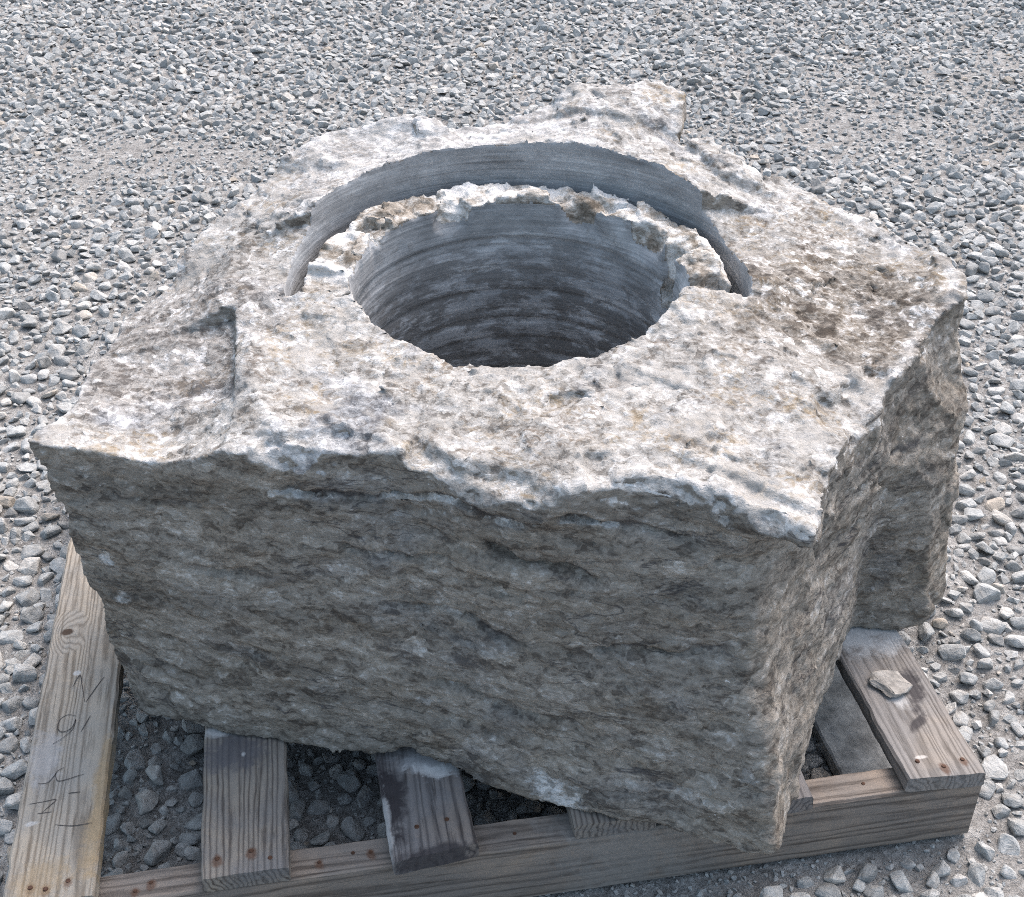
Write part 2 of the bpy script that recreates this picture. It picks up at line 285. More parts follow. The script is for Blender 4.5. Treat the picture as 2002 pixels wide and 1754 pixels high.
L32 = [(.155,.255),(.254,.203),(.36,.160),(.485,.116),(.60,.058),(.72,.008),(.80,-.018),(.822,-.008),(.862,.048),(.93,.118),(.985,.165),(1.024,.208),(1.040,.222),(1.102,.232),(1.153,.285)]
L45 = [(.138,.246),(.254,.196),(.36,.160),(.485,.126),(.60,.060),(.70,.034),(.76,.022),(.790,.008),(.84,.024),(.89,.056),(.945,.108),(1.005,.168),(1.06,.222),(1.11,.272),(1.150,.312)]
L39 = [(.150,.247),(.254,.200),(.36,.160),(.485,.121),(.60,.060),(.71,.021),(.78,.002),(.806,-.002),(.85,.036),(.91,.088),(.965,.138),(1.02,.190),(1.075,.226),(1.12,.262),(1.153,.298)]
TOPB = [p[:2] for p in EDGE[::-1]]
LEVELS = [(.09, BOTF + BACK), (.115, BOTF + BACK), (.20, L20 + BACK), (.31, L32 + BACK), (.385, L39 + BACK), (.455, L45 + TOPB), (.485, TOP2), (.70, TOP2)]
def poly_sdf(P, X, Y):
    P = np.array(P, np.float32); d = np.full(X.shape, 9., np.float32); s = np.ones(X.shape, bool)
    for i in range(len(P)):
        ax, ay = P[i - 1]; bx, by = P[i]; ex, ey = bx - ax, by - ay
        wx, wy = X - ax, Y - ay; t = np.clip((wx * ex + wy * ey) / (ex * ex + ey * ey + 1e-12), 0, 1)
        d = np.minimum(d, (wx - ex * t) ** 2 + (wy - ey * t) ** 2)
        c = (ay <= Y) != (by <= Y)
        with np.errstate(divide='ignore', invalid='ignore'):
            xi = ax + (Y - ay) * ex / (ey if ey != 0 else 1e-9)
        s ^= c & (X < xi)
    return np.sqrt(d) * np.where(s, 1, -1)
H = .0036
PAD = .014
def padded(P):
    """outline pushed out by PAD with mitred corners; the field is shifted back, which keeps broken arrises sharp"""
    P = np.array(P, float); n_ = len(P); a2 = 0.
    for i in range(n_): a2 += P[i - 1][0] * P[i][1] - P[i][0] * P[i - 1][1]
    sg = 1 if a2 > 0 else -1; out = []
    for i in range(n_):
        e1 = P[i] - P[i - 1]; e2 = P[(i + 1) % n_] - P[i]; n1 = sg * np.array((e1[1], -e1[0])) / (np.linalg.norm(e1) + 1e-9); n2 = sg * np.array((e2[1], -e2[0])) / (np.linalg.norm(e2) + 1e-9)
        b_ = n1 + n2; l_ = np.linalg.norm(b_); b_ = b_ / (l_ + 1e-9); out.append(P[i] + b_ * PAD / max(.45, l_ / 2))
    return out
gx = np.arange(.06, 1.28, H, dtype=np.float32); gy = np.arange(-.16, .96, H, dtype=np.float32); gz = np.arange(.10, .645, H, dtype=np.float32)
X2, Y2 = np.meshgrid(gx, gy, indexing='ij')
# thin-plate height field of the upper surface
cp = np.array(LIP + REDGE + EDGE + INNER, np.float64)
_, u = np.unique(cp[:, :2].round(3), axis=0, return_index=True); cp = cp[u]
def tps_u(r2): return np.where(r2 > 1e-12, .5 * r2 * np.log(np.maximum(r2, 1e-12)), 0)
n = len(cp); A = np.zeros((n + 3, n + 3)); D2 = ((cp[:, None, :2] - cp[None, :, :2]) ** 2).sum(2)
A[:n, :n] = tps_u(D2) + np.eye(n) * 2e-4; A[:n, n] = 1; A[:n, n + 1:] = cp[:, :2]; A[n, :n] = 1; A[n + 1:, :n] = cp[:, :2].T
sol = np.linalg.solve(A, np.concatenate([cp[:, 2], np.zeros(3)]))
HT = (sol[n] + sol[n + 1] * X2 + sol[n + 2] * Y2).astype(np.float64)
for k in range(n): HT += sol[k] * tps_u((X2 - cp[k, 0]) ** 2 + (Y2 - cp[k, 1]) ** 2)
HT = np.clip(HT, .44, .61).astype(np.float32)
zz = np.zeros_like(X2)
def plan_step(poly, dz, width=.006, wob=.012):
    """raise or drop a patch of the upper surface with a broken edge"""
    w = wob * fbm(X2, Y2, zz, 22, 3, 4.4)
    return dz * sstep(width, -width, poly_sdf(poly, X2 + w, Y2 - w))
HT += plan_step([(.78,.80),(.80,.79),(.87,.765),(.938,.76),(1.0,.80),(1.0,.95),(.78,.95)], .009, .005)
HT += plan_step([(.95,.62),(1.02,.60),(1.02,.70),(.94,.78)], .012, .005)
HT += plan_step([(.42,.86),(.40,.76),(.47,.755),(.56,.775),(.62,.79),(.63,.9)], .012, .008)
HT += plan_step([(.50,.17),(.50,.05),(.58,.0),(.64,.03),(.60,.09),(.55,.10)], -.012, .006)
HT += plan_step([(.93,.10),(.98,.14),(1.02,.22),(.99,.24),(.93,.18),(.90,.14)], -.010, .006)
HT += plan_step([(.39,.185),(.46,.17),(.48,.15),(.50,.05),(.36,.1),(.36,.18)], -.006, .003, .006)
HT += plan_step([(.66,.10),(.74,.085),(.80,.03),(.86,-.02),(.80,-.1),(.66,.0)], -.007, .004, .010)
# frame of the drilled hole
AXIS = np.array((-.009, -.052, .9986)); RT_ = np.array((.985, -.174, 0.)); E2 = np.array((.174, .983, .053)); HC = np.array((.6607, .466, .52))
R_IN, R_OUT = .1945, .268
def hole_uvw(x, y, z):
    dx, dy, dz = x - HC[0], y - HC[1], z - HC[2]
    return (dx * RT_[0] + dy * RT_[1]).astype(np.float32), (dx * E2[0] + dy * E2[1] + dz * E2[2]).astype(np.float32), (dx * AXIS[0] + dy * AXIS[1] + dz * AXIS[2]).astype(np.float32)
def strata(x, y, z): return z + .10 * x - .04 * y
SEAMS = [(.36, .62, .455, .468, .007), (.42, .54, .398, .392, .006), (.56, .67, .428, .402, .010), (.66, .79, .322, .338, .008), (.26, .40, .350, .346, .005), (.46, .60, .335, .318, .006), (.20, .30, .425, .43, .006), (.62, .76, .475, .455, .007), (.50, .66, .235, .222, .006), (.88, 1.0, .36, .33, .007), (.95, 1.09, .40, .375, .008)]
def seams(x, y, z):
    cr = np.zeros_like(x)
    jag = .008 * fbm(x, y * 0, z * 0, 22, 4, 2.2); th = 1 + .6 * vnoise(x * 45, y * 0, z * 0 + 3)
    for xa, xb, za, zb, dp in SEAMS:
        t = (x - xa) / (xb - xa); d = z - (za + (zb - za) * t) - jag * 1.2
        cr = cr + (dp * 1.5 * np.exp(-(d / (.0050 * th)) ** 2) + dp * .45 * sstep(.0, .004, d) * sstep(.05, .01, d)) * sstep(-.04, .12, t) * sstep(1.04, .88, t)
    return cr
def side_noise(x, y, z):
    w = strata(x, y, z); cr = seams(x, y, z)
    return cr + (.009 * fbm(x, y, z, 4.5, 2, 1.) + .0048 * facets(x, y, w * 1.7, 9, 1) + .0026 * facets(x, y, w * 2.2, 24, 2)
            + .0030 * fbm(x * .6, y * .6, w * 2.0, 26, 3, 9.))
def top_noise(x, y, z):
    return (1 - .5 * sstep(.36, .31, x)) * (.0035 * fbm(x, y, z, 9, 2, 3.) + .0045 * facets(x, y, .3 + z * .3, 13, 3, 1.) + .0040 * facets(x, y, .7 + z * .3, 34, 4, 1.1) + .0012 * fbm(x, y, z, 60, 2, 6.))
nz = len(gz); S2 = [poly_sdf(padded(p), X2, Y2) + PAD for _, p in LEVELS]; lz = [l for l, _ in LEVELS]
side = np.empty((len(gx), len(gy), nz), np.float32)
for k, z in enumerate(gz):
    i = max(j for j in range(len(lz) - 1) if lz[j] <= z + 1e-9); t = (z - lz[i]) / (lz[i + 1] - lz[i])
    side[:, :, k] = S2[i] * (1 - t) + S2[i + 1] * t
top = gz[None, None, :] - HT[:, :, None]
def add_on(field, cond, fn):
    idx = np.nonzero(cond.ravel())[0]; ny = len(gy)
    x = gx[idx // (ny * nz)]; y = gy[(idx // nz) % ny]; z = gz[idx % nz]
    field.reshape(-1)[idx] += fn(x, y, z)
B = .036
add_on(side, (np.abs(side) < B) & (top < B), side_noise)
add_on(top, (np.abs(top) < .022) & (side < .03), lambda x, y, z: top_noise(x, y, z))
body = np.maximum(side, top)
# a broken-off bottom edge
bot = (.1135 + np.clip(.02 * fbm(X2, Y2, zz, 14, 3, 2.), 0, .02) * sstep(-.06, 0., S2[1]))[:, :, None] - gz[None, None, :]
np.maximum(body, bot, out=body); del bot
# shallow shell-shaped fractures with crisp rims, and an open crack
def scoop(c, nrm, rad, depth, stretch=(1, 1, 1)):
    nrm = np.array(nrm, float); nrm /= np.linalg.norm(nrm); R_ = (rad * rad + depth * depth) / (2 * depth); cc = np.array(c) + nrm * (R_ - depth)
    lo = np.array(c) - rad * 1.6; hi = np.array(c) + rad * 1.6
    ia = [slice(max(0, int((lo[k] - g_[0]) / H)), max(0, int((hi[k] - g_[0]) / H) + 1)) for k, g_ in enumerate((gx, gy, gz))]
    xs_, ys_, zs_ = np.meshgrid(gx[ia[0]], gy[ia[1]], gz[ia[2]], indexing='ij')
    if xs_.size == 0: return
    wob = .0035 * fbm(xs_, ys_, zs_, 30, 2, 4.) + .0018 * facets(xs_, ys_, zs_, 60, 9)
    d_ = R_ - np.sqrt((xs_ - cc[0]) ** 2 + (ys_ - cc[1]) ** 2 + (zs_ - cc[2]) ** 2) + wob
    body[tuple(ia)] = np.maximum(body[tuple(ia)], d_)
FN = (-.43, -.9, .05); TN = (0, 0, 1)
for c, nn, rad, dep_ in [((.745, -.03, .225), FN, .060, .014), ((.70, .005, .31), FN, .07, .006), ((.30, .182, .40), FN, .085, .007), ((.45, .125, .33), FN, .10, .006), ((.23, .215, .22), FN, .07, .007), ((.58, .055, .20), FN, .09, .006), ((.40, .14, .18), FN, .07, .005), ((.62, .035, .40), FN, .08, .006),
        ((.545, .085, .497), (-.4, -.8, .5), .045, .011), ((.60, .045, .495), (-.3, -.8, .55), .040, .010), ((.72, .035, .508), (-.3, -.8, .6), .045, .008), ((.785, -.01, .50), (-.3, -.75, .6), .040, .009), ((.40, .15, .50), (-.4, -.8, .5), .030, .006),
        ((.95, .115, .42), (.7, -.7, .1), .09, .010), ((1.03, .205, .44), (.7, -.7, .1), .07, .008), ((.90, .04, .30), (.75, -.65, .1), .07, .007), ((.87, -.01, .19), (.75, -.65, 0), .05, .006), ((1.12, .30, .47), (.7, -.7, .2), .05, .008),
        ((.70, .12, .512), TN, .05, .004), ((.85, .14, .507), TN, .05, .005), ((.42, .27, .511), TN, .055, .005), ((.52, .19, .510), TN, .04, .004), ((.36, .52, .52), TN, .05, .006), ((1.03, .30, .495), TN, .05, .006), ((.98, .47, .52), TN, .06, .006), ((.50, .77, .565), TN, .05, .006), ((.24, .35, .478), TN, .06, .005)]:
    scoop(c, nn, rad, dep_)
def slit(p, q, rad):
    p, q = np.array(p), np.array(q); lo = np.minimum(p, q) - .03; hi = np.maximum(p, q) + .03
    ia = [slice(max(0, int((lo[k] - g_[0]) / H)), int((hi[k] - g_[0]) / H) + 1) for k, g_ in enumerate((gx, gy, gz))]
    P_ = np.stack(np.meshgrid(gx[ia[0]], gy[ia[1]], gz[ia[2]], indexing='ij'), -1); t_ = np.clip(((P_ - p) @ (q - p)) / ((q - p) @ (q - p)), 0, 1)
    d_ = np.linalg.norm(P_ - p - t_[..., None] * (q - p), axis=-1) - rad; body[tuple(ia)] = np.maximum(body[tuple(ia)], -d_)
slit((.905, .085, .455), (.893, .068, .425), .008); slit((.893, .068, .425), (.892, .062, .40), .006)
# hole, recess and kerf
idx = np.nonzero((np.hypot(X2 - HC[0], Y2 - HC[1]) < R_OUT + .05).ravel())[0]
x = gx[idx // len(gy)][:, None]; y = gy[idx % len(gy)][:, None]; z = gz[None, :]
U, V, Wx = hole_uvw(x + 0 * z, y + 0 * z, z + 0 * x); RR = np.hypot(U, V); ANG = np.arctan2(V, U)
sub = body.reshape(-1, nz)[idx]
lf = np.zeros_like(U); near = np.abs(Wx) < .05
xx, yy, zz3 = (x + 0 * z)[near], (y + 0 * z)[near], (z + 0 * x)[near]
lf[near] = .013 * facets(xx, yy, zz3 * 0 + .3, 15, 6, 1.2) + .006 * facets(xx, yy, zz3 * .5, 42, 7) + .003 * fbm(xx, yy, zz3, 50, 2, 8.)
lf += .04 * sstep(-.03, -.075, V) - .005 - .013 * sstep(.11, .0, V)
backness = sstep(-.20, .0, V)
recess = np.maximum(RR - R_OUT, -(Wx - lf * (.35 + .65 * backness)))               # everything above the ledge inside the outer saw cut
kerf = np.maximum(np.maximum(RR - R_OUT, (R_OUT - .016) - RR), np.maximum(-Wx - .07, -.035 - V))
rim = (.003 + .022 * sstep(-.05, .10, V)) * sstep(-.055, .005, Wx) * np.clip(fbm(np.cos(ANG) * .2, np.sin(ANG) * .2, Wx * .6, 24, 3, 12.) + .15, 0, 1) + sum(g_ * np.exp(-((Wx - c_) / .0032) ** 2) for c_, g_ in ((-.058, .0035), (-.068, .0025), (-.105, .002), (-.135, .003), (-.165, .002), (-.18, .003), (-.21, .003), (-.235, .002), (-.26, .003), (-.29, .003)))
a0 = math.atan2(.065, .183); da = (ANG - a0) * R_IN
notch = np.sqrt(da ** 2 + (RR - R_IN - .002) ** 2) - (.017 + .008 * fbm(U, V, Wx, 40, 2, 3.)) * sstep(-.11, -.06, Wx)
bore = np.maximum(RR - R_IN - rim, -Wx - .375)
cutter = np.minimum(np.minimum(recess, kerf), np.minimum(bore, notch))
body.reshape(-1, nz)[idx] = np.maximum(sub, -cutter)
del U, V, Wx, RR, ANG, sub, lf, recess, kerf, rim, notch, bore, cutter, side, near
# ---- surface nets
def surface_nets(f, ox, oy, oz, h):
    f = f.copy(); f[0] = f[-1] = 1; f[:, 0] = f[:, -1] = 1; f[:, :, 0] = f[:, :, -1] = 1
    s = f < 0; nx, ny, nz_ = f.shape
    c = s[:-1, :-1, :-1].astype(np.int8)
    for i in (0, 1):
        for j in (0, 1):
            for k in (0, 1):
                if i or j or k: c = c + s[i:nx - 1 + i, j:ny - 1 + j, k:nz_ - 1 + k]
    act = (c > 0) & (c < 8); ai, aj, ak = np.nonzero(act)
    num = np.full(act.shape, -1, np.int32); num[act] = np.arange(len(ai), dtype=np.int32)
    P = np.zeros((len(ai), 3)); cnt = np.zeros(len(ai))
    corners = [(i, j, k) for i in (0, 1) for j in (0, 1) for k in (0, 1)]
    for p in corners:
        for axn in range(3):
            if p[axn] == 0:
                q = list(p); q[axn] = 1
                fa = f[ai + p[0], aj + p[1], ak + p[2]]; fb = f[ai + q[0], aj + q[1], ak + q[2]]
                m = (fa < 0) != (fb < 0); t = np.where(m, fa / np.where(m, fa - fb, 1), 0)
                pos = np.array(p, float)[None, :] + t[:, None] * (np.array(q) - np.array(p))[None, :]
                P += np.where(m[:, None], pos, 0); cnt += m
    P = P / cnt[:, None] + np.stack([ai, aj, ak], 1)
    quads = []
    for axn in range(3):
        sl0 = [slice(1, -1)] * 3; sl1 = [slice(1, -1)] * 3; sl0[axn] = slice(0, -1); sl1[axn] = slice(1, None)
        a_ = s[tuple(sl0)]; b_ = s[tuple(sl1)]; e_ = np.argwhere(a_ != b_); o_ = np.array([1, 1, 1]); o_[axn] = 0; e_ = e_ + o_
        inside = s[tuple(e_.T)]
        u_, v_ = (axn + 1) % 3, (axn + 2) % 3
        du = np.zeros(3, int); du[u_] = 1; dv = np.zeros(3, int); dv[v_] = 1
        q = np.stack([num[tuple((e_ - du - dv).T)], num[tuple((e_ - dv).T)], num[tuple(e_.T)], num[tuple((e_ - du).T)]], 1)
        q[~inside] = q[~inside][:, ::-1]; quads.append(q)
    return P * h + np.array([ox, oy, oz]), np.concatenate(quads)
VR, QR = surface_nets(body, gx[0], gy[0], gz[0], H); del body, top
def face_normals_to_verts(V, Q):
    fn = np.cross(V[Q[:, 2]] - V[Q[:, 0]], V[Q[:, 3]] - V[Q[:, 1]]); N = np.zeros_like(V)
    for k in range(4): np.add.at(N, Q[:, k], fn)
    return N / (np.linalg.norm(N, axis=1, keepdims=True) + 1e-12)
NR = face_normals_to_verts(VR, QR)
def classify(V, N):
    u, v, w = hole_uvw(*V.T); r = np.hypot(u, v); rad = (N[:, 0] * u + N[:, 1] * v) / (r + 1e-6)
    outer = (np.abs(r - R_OUT) < .012) & (rad < -.6) & (v > -.07) & (w > -.075)
    inner = (r < R_IN + .008) & (w < .03) & (rad < -.55) & (w < -.004)
    ledge = (r < R_OUT - .002) & ~inner & ~outer & (w > -.13)
    return outer, inner, ledge, u, v, w, r
out_m, in_m, led_m, u_, v_, w_, r_ = classify(VR, NR)
cut = out_m | in_m
# finer relief on the broken faces only
x, y, z = VR.T.astype(np.float32); ws = strata(x, y, z)
dsp = .0016 * facets(x, y, ws * 1.8, 75, 5) + .0010 * fbm(x, y, ws * 1.6, 120, 2, 2.)
VR = VR + NR * (dsp * np.where(cut, .08, 1.))[:, None]
NR = face_normals_to_verts(VR, QR)
ixy = (np.clip(((x - gx[0]) / H).round().astype(int), 0, len(gx) - 1), np.clip(((y - gy[0]) / H).round().astype(int), 0, len(gy) - 1))
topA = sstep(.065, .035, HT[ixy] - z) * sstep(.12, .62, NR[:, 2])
edgeA = sstep(.012, .002, np.abs(S2[-1][ixy] + .005)) * (topA > .4) * .3
ledA = led_m * sstep(-.07, .10, v_) * .9 + led_m * .25 * (v_ < .1)
ledA = np.clip(ledA, 0, 1) * sstep(R_OUT + .004, R_OUT - .004, r_) * (v_ > -.12)
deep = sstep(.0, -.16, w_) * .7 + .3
sx_, sy_, sz_ = VR.T.astype(np.float32)
seamA = np.clip(seams(sx_, sy_, sz_) / .008 - .35, 0, 1) * (NR[:, 2] < .4)
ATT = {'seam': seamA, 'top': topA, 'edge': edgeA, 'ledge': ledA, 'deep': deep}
rock = thing('stone_fire_pit', 'large rough grey boulder drilled with a round fire bowl, lying on the wooden pallet', 'stone fire pit')
fc = np.zeros(len(QR), int)
fc[in_m[QR].sum(1) >= 3] = 1; fc[out_m[QR].sum(1) >= 3] = 2; fc[(fc == 0) & ((led_m & (v_ > -.04) & (w_ > -.05))[QR].sum(1) >= 3)] = 3
def sub_mesh(name, k, mat, label=None):
    q = QR[fc == k]; used, inv = np.unique(q, return_inverse=True)
    o = mesh_np(name, VR[used], inv.reshape(q.shape), mat, rock, True, {a_: v[used] for a_, v in ATT.items()})
    o.data.attributes.new('nrm', 'FLOAT_VECTOR', 'POINT').data.foreach_set('vector', np.ascontiguousarray(NR[used], np.float32).ravel())
    if label: o['label'] = label
    return o
sub_mesh('boulder_body', 0, M_ROCK)
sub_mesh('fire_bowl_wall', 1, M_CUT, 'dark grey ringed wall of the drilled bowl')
sub_mesh('recess_wall', 2, M_CUT, 'smooth blue grey curved wall cut behind the bowl')
sub_mesh('broken_ledge', 3, M_ROCK, 'pale chipped ledge between bowl and cut wall')
# ------------------------------------------------------------------ the pallet
pallet = thing('wooden_pallet', 'weathered wooden pallet of grey boards under the boulder', 'pallet')
WHT, BLK, TAN = (.50, .51, .52), (.040, .037, .042), (.33, .255, .165)
M_B0 = wood_material('pale_board_wood', (0.362, 0.320, 0.264), (0.185, 0.152, 0.117), (0.279, 0.275, 0.264), .42, white=.06, knots=[(0.085, 0.398, 0.009)],
    blobs=[(0.092, 0.014, .0065, .009, 0, (.11, .06, .04), .75), (0.107, 0.010, .0065, .009, 0, (.11, .06, .04), .75), (0.128, 0.015, .0065, .009, 0, (.11, .06, .04), .75), (.150, .12, .010, .10, 0, TAN, .85), (.147, .06, .016, .05, 0, TAN, .6), (.10, .025, .04, .03, 0, TAN, .55), (.1045, .322, .0045, .004, 0, WHT, .8), (.0815, .098, .010, .004, 0, WHT, .6), (.085, .19, .02, .05, 0, (.34, .35, .37), .6)])
M_B1 = wood_material('grey_board_wood', (0.283, 0.250, 0.210), (0.098, 0.079, 0.065), (0.176, 0.175, 0.180), .42, white=.04,
    blobs=[(0.274, 0.017, .0065, .009, 0, (.11, .06, .04), .75), (0.308, 0.021, .0065, .009, 0, (.11, .06, .04), .75), (.29, .165, .05, .035, 0, (.10, .10, .115), .75), (.272, .196, .02, .010, 0, WHT, .8), (.300, .158, .003, .004, 0, WHT, .8)])
M_B2 = wood_material('stained_board_wood', (0.244, 0.205, 0.174), (0.069, 0.055, 0.050), (0.176, 0.175, 0.184), .5, white=.12,
    blobs=[(.452, .07, .022, .07, .05, BLK, .95), (.505, .115, .05, .028, -.1, (.36, .37, .39), .85), (.505, .10, .035, .012, -.15, (.62, .63, .64), .8), (.447, .03, .006, .06, 0, WHT, .7), (.50, -.012, .06, .014, 0, BLK, .8)])
M_B4 = wood_material('worn_board_wood', (0.294, 0.260, 0.227), (0.142, 0.120, 0.100), (0.230, 0.225, 0.225), .5, white=.08,
    blobs=[(1.055, 0.007, .0065, .009, 0, (.11, .06, .04), .75), (1.080, 0.013, .0065, .009, 0, (.11, .06, .04), .75), (1.055, .245, .075, .065, 0, (.50, .51, .52), .95), (1.072, .125, .013, .05, -.25, BLK, .85), (1.055, .075, .022, .009, .7, BLK, .85), (1.048, .118, .014, .022, .3, WHT, .75), (1.036, .027, .008, .003, 0, (.6, .58, .56), .7)])
M_BEAM = wood_material('beam_wood', (.30, .245, .20), (.11, .085, .068), (.20, .182, .17), .42, 'X', white=.03,
    blobs=[(0.205, 0.018, .0065, .009, 0, (.11, .06, .04), .75), (0.190, 0.010, .0065, .009, 0, (.11, .06, .04), .75), (0.375, 0.014, .0065, .009, 0, (.11, .06, .04), .75), (0.428, 0.018, .0065, .009, 0, (.11, .06, .04), .75), (.70, .02, .10, .05, 0, (.25, .24, .23), .7)])
M_CEM = simple('dusty_grey_plank', (.38, .39, .39), .9, 40, .45)
M_RUST = simple('rusty_nail', (.085, .045, .03), .7, 300, .4)
M_DUST = simple('white_stone_dust', (.62, .63, .63), .95, 90, .2)
def plank(name, x0, x1, y0, y1, z0, z1, mat, along='Y', seed=0, skew=(0, 0), label=None, rag=.0012, endcut=0.):
    """a sawn board with slightly uneven faces and rounded arrises"""
    L = (y1 - y0) if along == 'Y' else (x1 - x0); na = max(8, int(L / .012)); nc = 10
    b = .0025; w = (x1 - x0) if along == 'Y' else (y1 - y0); h = z1 - z0
    sec = [(b, 0)] + [(b + (w - 2 * b) * i / nc, 0) for i in range(1, nc)] + [(w - b, 0), (w, b), (w, h / 2), (w, h - b), (w - b, h)] + [(w - b - (w - 2 * b) * i / nc, h) for i in range(1, nc)] + [(b, h), (0, h - b), (0, h / 2), (0, b)]
    ns = len(sec); T = np.linspace(0, 1, na + 1); T[0:1] = 0
    V = []
    for i, t in enumerate(T):
        for (c, zc) in sec:
            s = t * L + (endcut * (c / w - .5) if i == 0 else 0)
            V.append((x0 + c + skew[0] * (1 - t) + skew[1] * t, y0 + s, z0 + zc) if along == 'Y' else (x0 + s, y0 + w - c, z0 + zc))
    V = np.array(V, np.float32)
    k = 45
    nx_ = fbm(V[:, 0], V[:, 1], V[:, 2], k, 3, seed * 2.1); nz_ = fbm(V[:, 0], V[:, 1], V[:, 2], k * .8, 3, seed * 3.3 + 5)
    sc_ = rag * np.ones(len(V)); sc_[:ns] *= 2
    V[:, 0] += nx_ * sc_; V[:, 1] += nx_ * rag * .8; V[:, 2] += np.where(np.abs(V[:, 2] - z0) < h * .4, 0, -np.abs(nz_)) * sc_ * .8
    bm = bmesh.new(); vs_ = [bm.verts.new(v) for v in V]
    for i in range(na):
        for j in range(ns):
            a_, b_ = i * ns + j, i * ns + (j + 1) % ns
            bm.faces.new((vs_[a_], vs_[a_ + ns], vs_[b_ + ns], vs_[b_]))
    for i in (0, na):
        r = vs_[i * ns:(i + 1) * ns]
        # cap as strip between lower and upper edges
        lo = r[0:nc + 1]; hi = r[nc + 4:2 * nc + 5][::-1]
        for j in range(nc): bm.faces.new((lo[j], lo[j + 1], hi[j + 1], hi[j]) if i == 0 else (lo[j + 1], lo[j], hi[j], hi[j + 1]))
        rt = r[nc:nc + 5]; lf_ = r[2 * nc + 4:] + [r[0]]
        bm.faces.new(rt if i == 0 else rt[::-1]); bm.faces.new(lf_ if i == 0 else lf_[::-1])
    bmesh.ops.recalc_face_normals(bm, faces=bm.faces[:])
    o = mesh_bm(name, bm, mat, pallet)
    if label: o['label'] = label
    return o
ZS, ZB = .089, .1115
plank('beam', .062, 1.101, 0, .038, .001, ZS, M_BEAM, 'X', 1, rag=.0008)
plank('beam', .062, 1.101, .49, .528, .001, ZS, M_BEAM, 'X', 2)
plank('beam', .062, 1.101, .965, 1.003, .001, ZS, M_BEAM, 'X', 3)
zt = ZS + .0004
plank('board', .066, .155, -.004, 1.003, zt, ZB, M_B0, seed=4, label='pale left board with faint pencil scribbles')
plank('board', .257, .346, -.002, 1.003, zt, ZB, M_B1, seed=5)
plank('board', .447, .536, -.010, 1.003, zt, ZB, M_B2, seed=6, skew=(.001, -.03), label='short looking board stained black and smeared with cement', endcut=.010)
plank('board', .640, .729, -.001, 1.003, zt, ZB, M_B1, seed=7)
plank('board', .811, .900, -.006, 1.003, zt, ZB, M_B2, seed=8)
plank('board', 1.009, 1.098, -.003, .78, zt, ZB, M_B4, seed=9, label='right board with a black smear and white dust', endcut=-.006)
plank('bottom_board', .985, 1.075, .045, .95, -.004, .018, M_CEM, seed=10)
def nail(x, y, z, r):
    bm = bmesh.new(); bmesh.ops.create_cone(bm, cap_ends=True, segments=10, radius1=r, radius2=r * .75, depth=.0022)
    bmesh.ops.rotate(bm, verts=bm.verts[:], cent=(0, 0, 0), matrix=Matrix.Rotation(random.uniform(-.25, .25), 3, 'X'))
    o = mesh_bm('nail', bm, M_RUST, pallet); o.location = (x, y, z + .0004)
for (x, y) in [(.092, .016), (.107, .012), (.128, .018), (.274, .020), (.308, .024), (.327, .012), (.478, .026), (.510, .030), (1.055, .010), (1.080, .016), (1.030, .022)]: nail(x, y, ZB - .0008, .0030)
for (x, y) in [(.205, .02), (.19, .012), (.375, .016), (.41, .022), (.428, .02), (.58, .018), (.97, .02)]: nail(x, y, ZS - .0008, .0024)
M_PENCIL = simple('pencil_lead', (.06, .055, .055), .8, 300, .4)
def pencil(strokes, w=.0011):
    for st_ in strokes:
        bm = bmesh.new()
        pts = []
        for i in range(len(st_) - 1):
            p0 = st_[max(0, i - 1)]; p1 = st_[i]; p2 = st_[i + 1]; p3 = st_[min(len(st_) - 1, i + 2)]
            for k in range(5):
                t = k / 5; pts.append(tuple(.5 * (2 * b_ + (c_ - a_) * t + (2 * a_ - 5 * b_ + 4 * c_ - d_) * t * t + (3 * b_ - a_ - 3 * c_ + d_) * t ** 3) for a_, b_, c_, d_ in zip(p0, p1, p2, p3)))
        pts.append(st_[-1]); L = []
        for i, p in enumerate(pts):
            a_ = pts[max(0, i - 1)]; b_ = pts[min(len(pts) - 1, i + 1)]; dx, dy = b_[0] - a_[0], b_[1] - a_[1]; n_ = math.hypot(dx, dy) + 1e-9; ww = w * (.35 + .65 * math.sin(math.pi * (i + .6) / (len(pts) + .2)))
            L.append((bm.verts.new((p[0] - dy / n_ * ww / 2, p[1] + dx / n_ * ww / 2, ZB + .0002)), bm.verts.new((p[0] + dy / n_ * ww / 2, p[1] - dx / n_ * ww / 2, ZB + .0002))))
        for a_, b_ in zip(L, L[1:]): bm.faces.new((a_[0], a_[1], b_[1], b_[0]))
        mesh_bm('pencil_stroke', bm, M_PENCIL, pallet)
pencil([[(.1024,.297),(.105,.3076),(.1092,.3162),(.1138,.295),(.1188,.2706)],[(.1201,.2693),(.1282,.2889),(.1376,.3095)],
    [(.1112,.2489),(.1024,.2522),(.0945,.2466),(.0929,.2331),(.0993,.2259),(.1084,.2305),(.1118,.2436),(.1098,.2285),(.1003,.2166),(.0905,.209)],[(.1277,.2468),(.1236,.2347),(.1195,.2228)],
    [(.0817,.1527),(.0916,.1522),(.0975,.1603),(.1006,.1676),(.1066,.1714)],[(.0988,.1632),(.1022,.1532),(.111,.1533),(.121,.1562),(.1294,.1579)],[(.1155,.1333),(.128,.1333)],
    [(.0758,.125),(.0892,.1257),(.1037,.1268),(.0979,.1188),(.0911,.1111)],[(.0863,.1101),(.1012,.1105)],[(.1067,.0923),(.1249,.0877),(.1448,.0886)]])
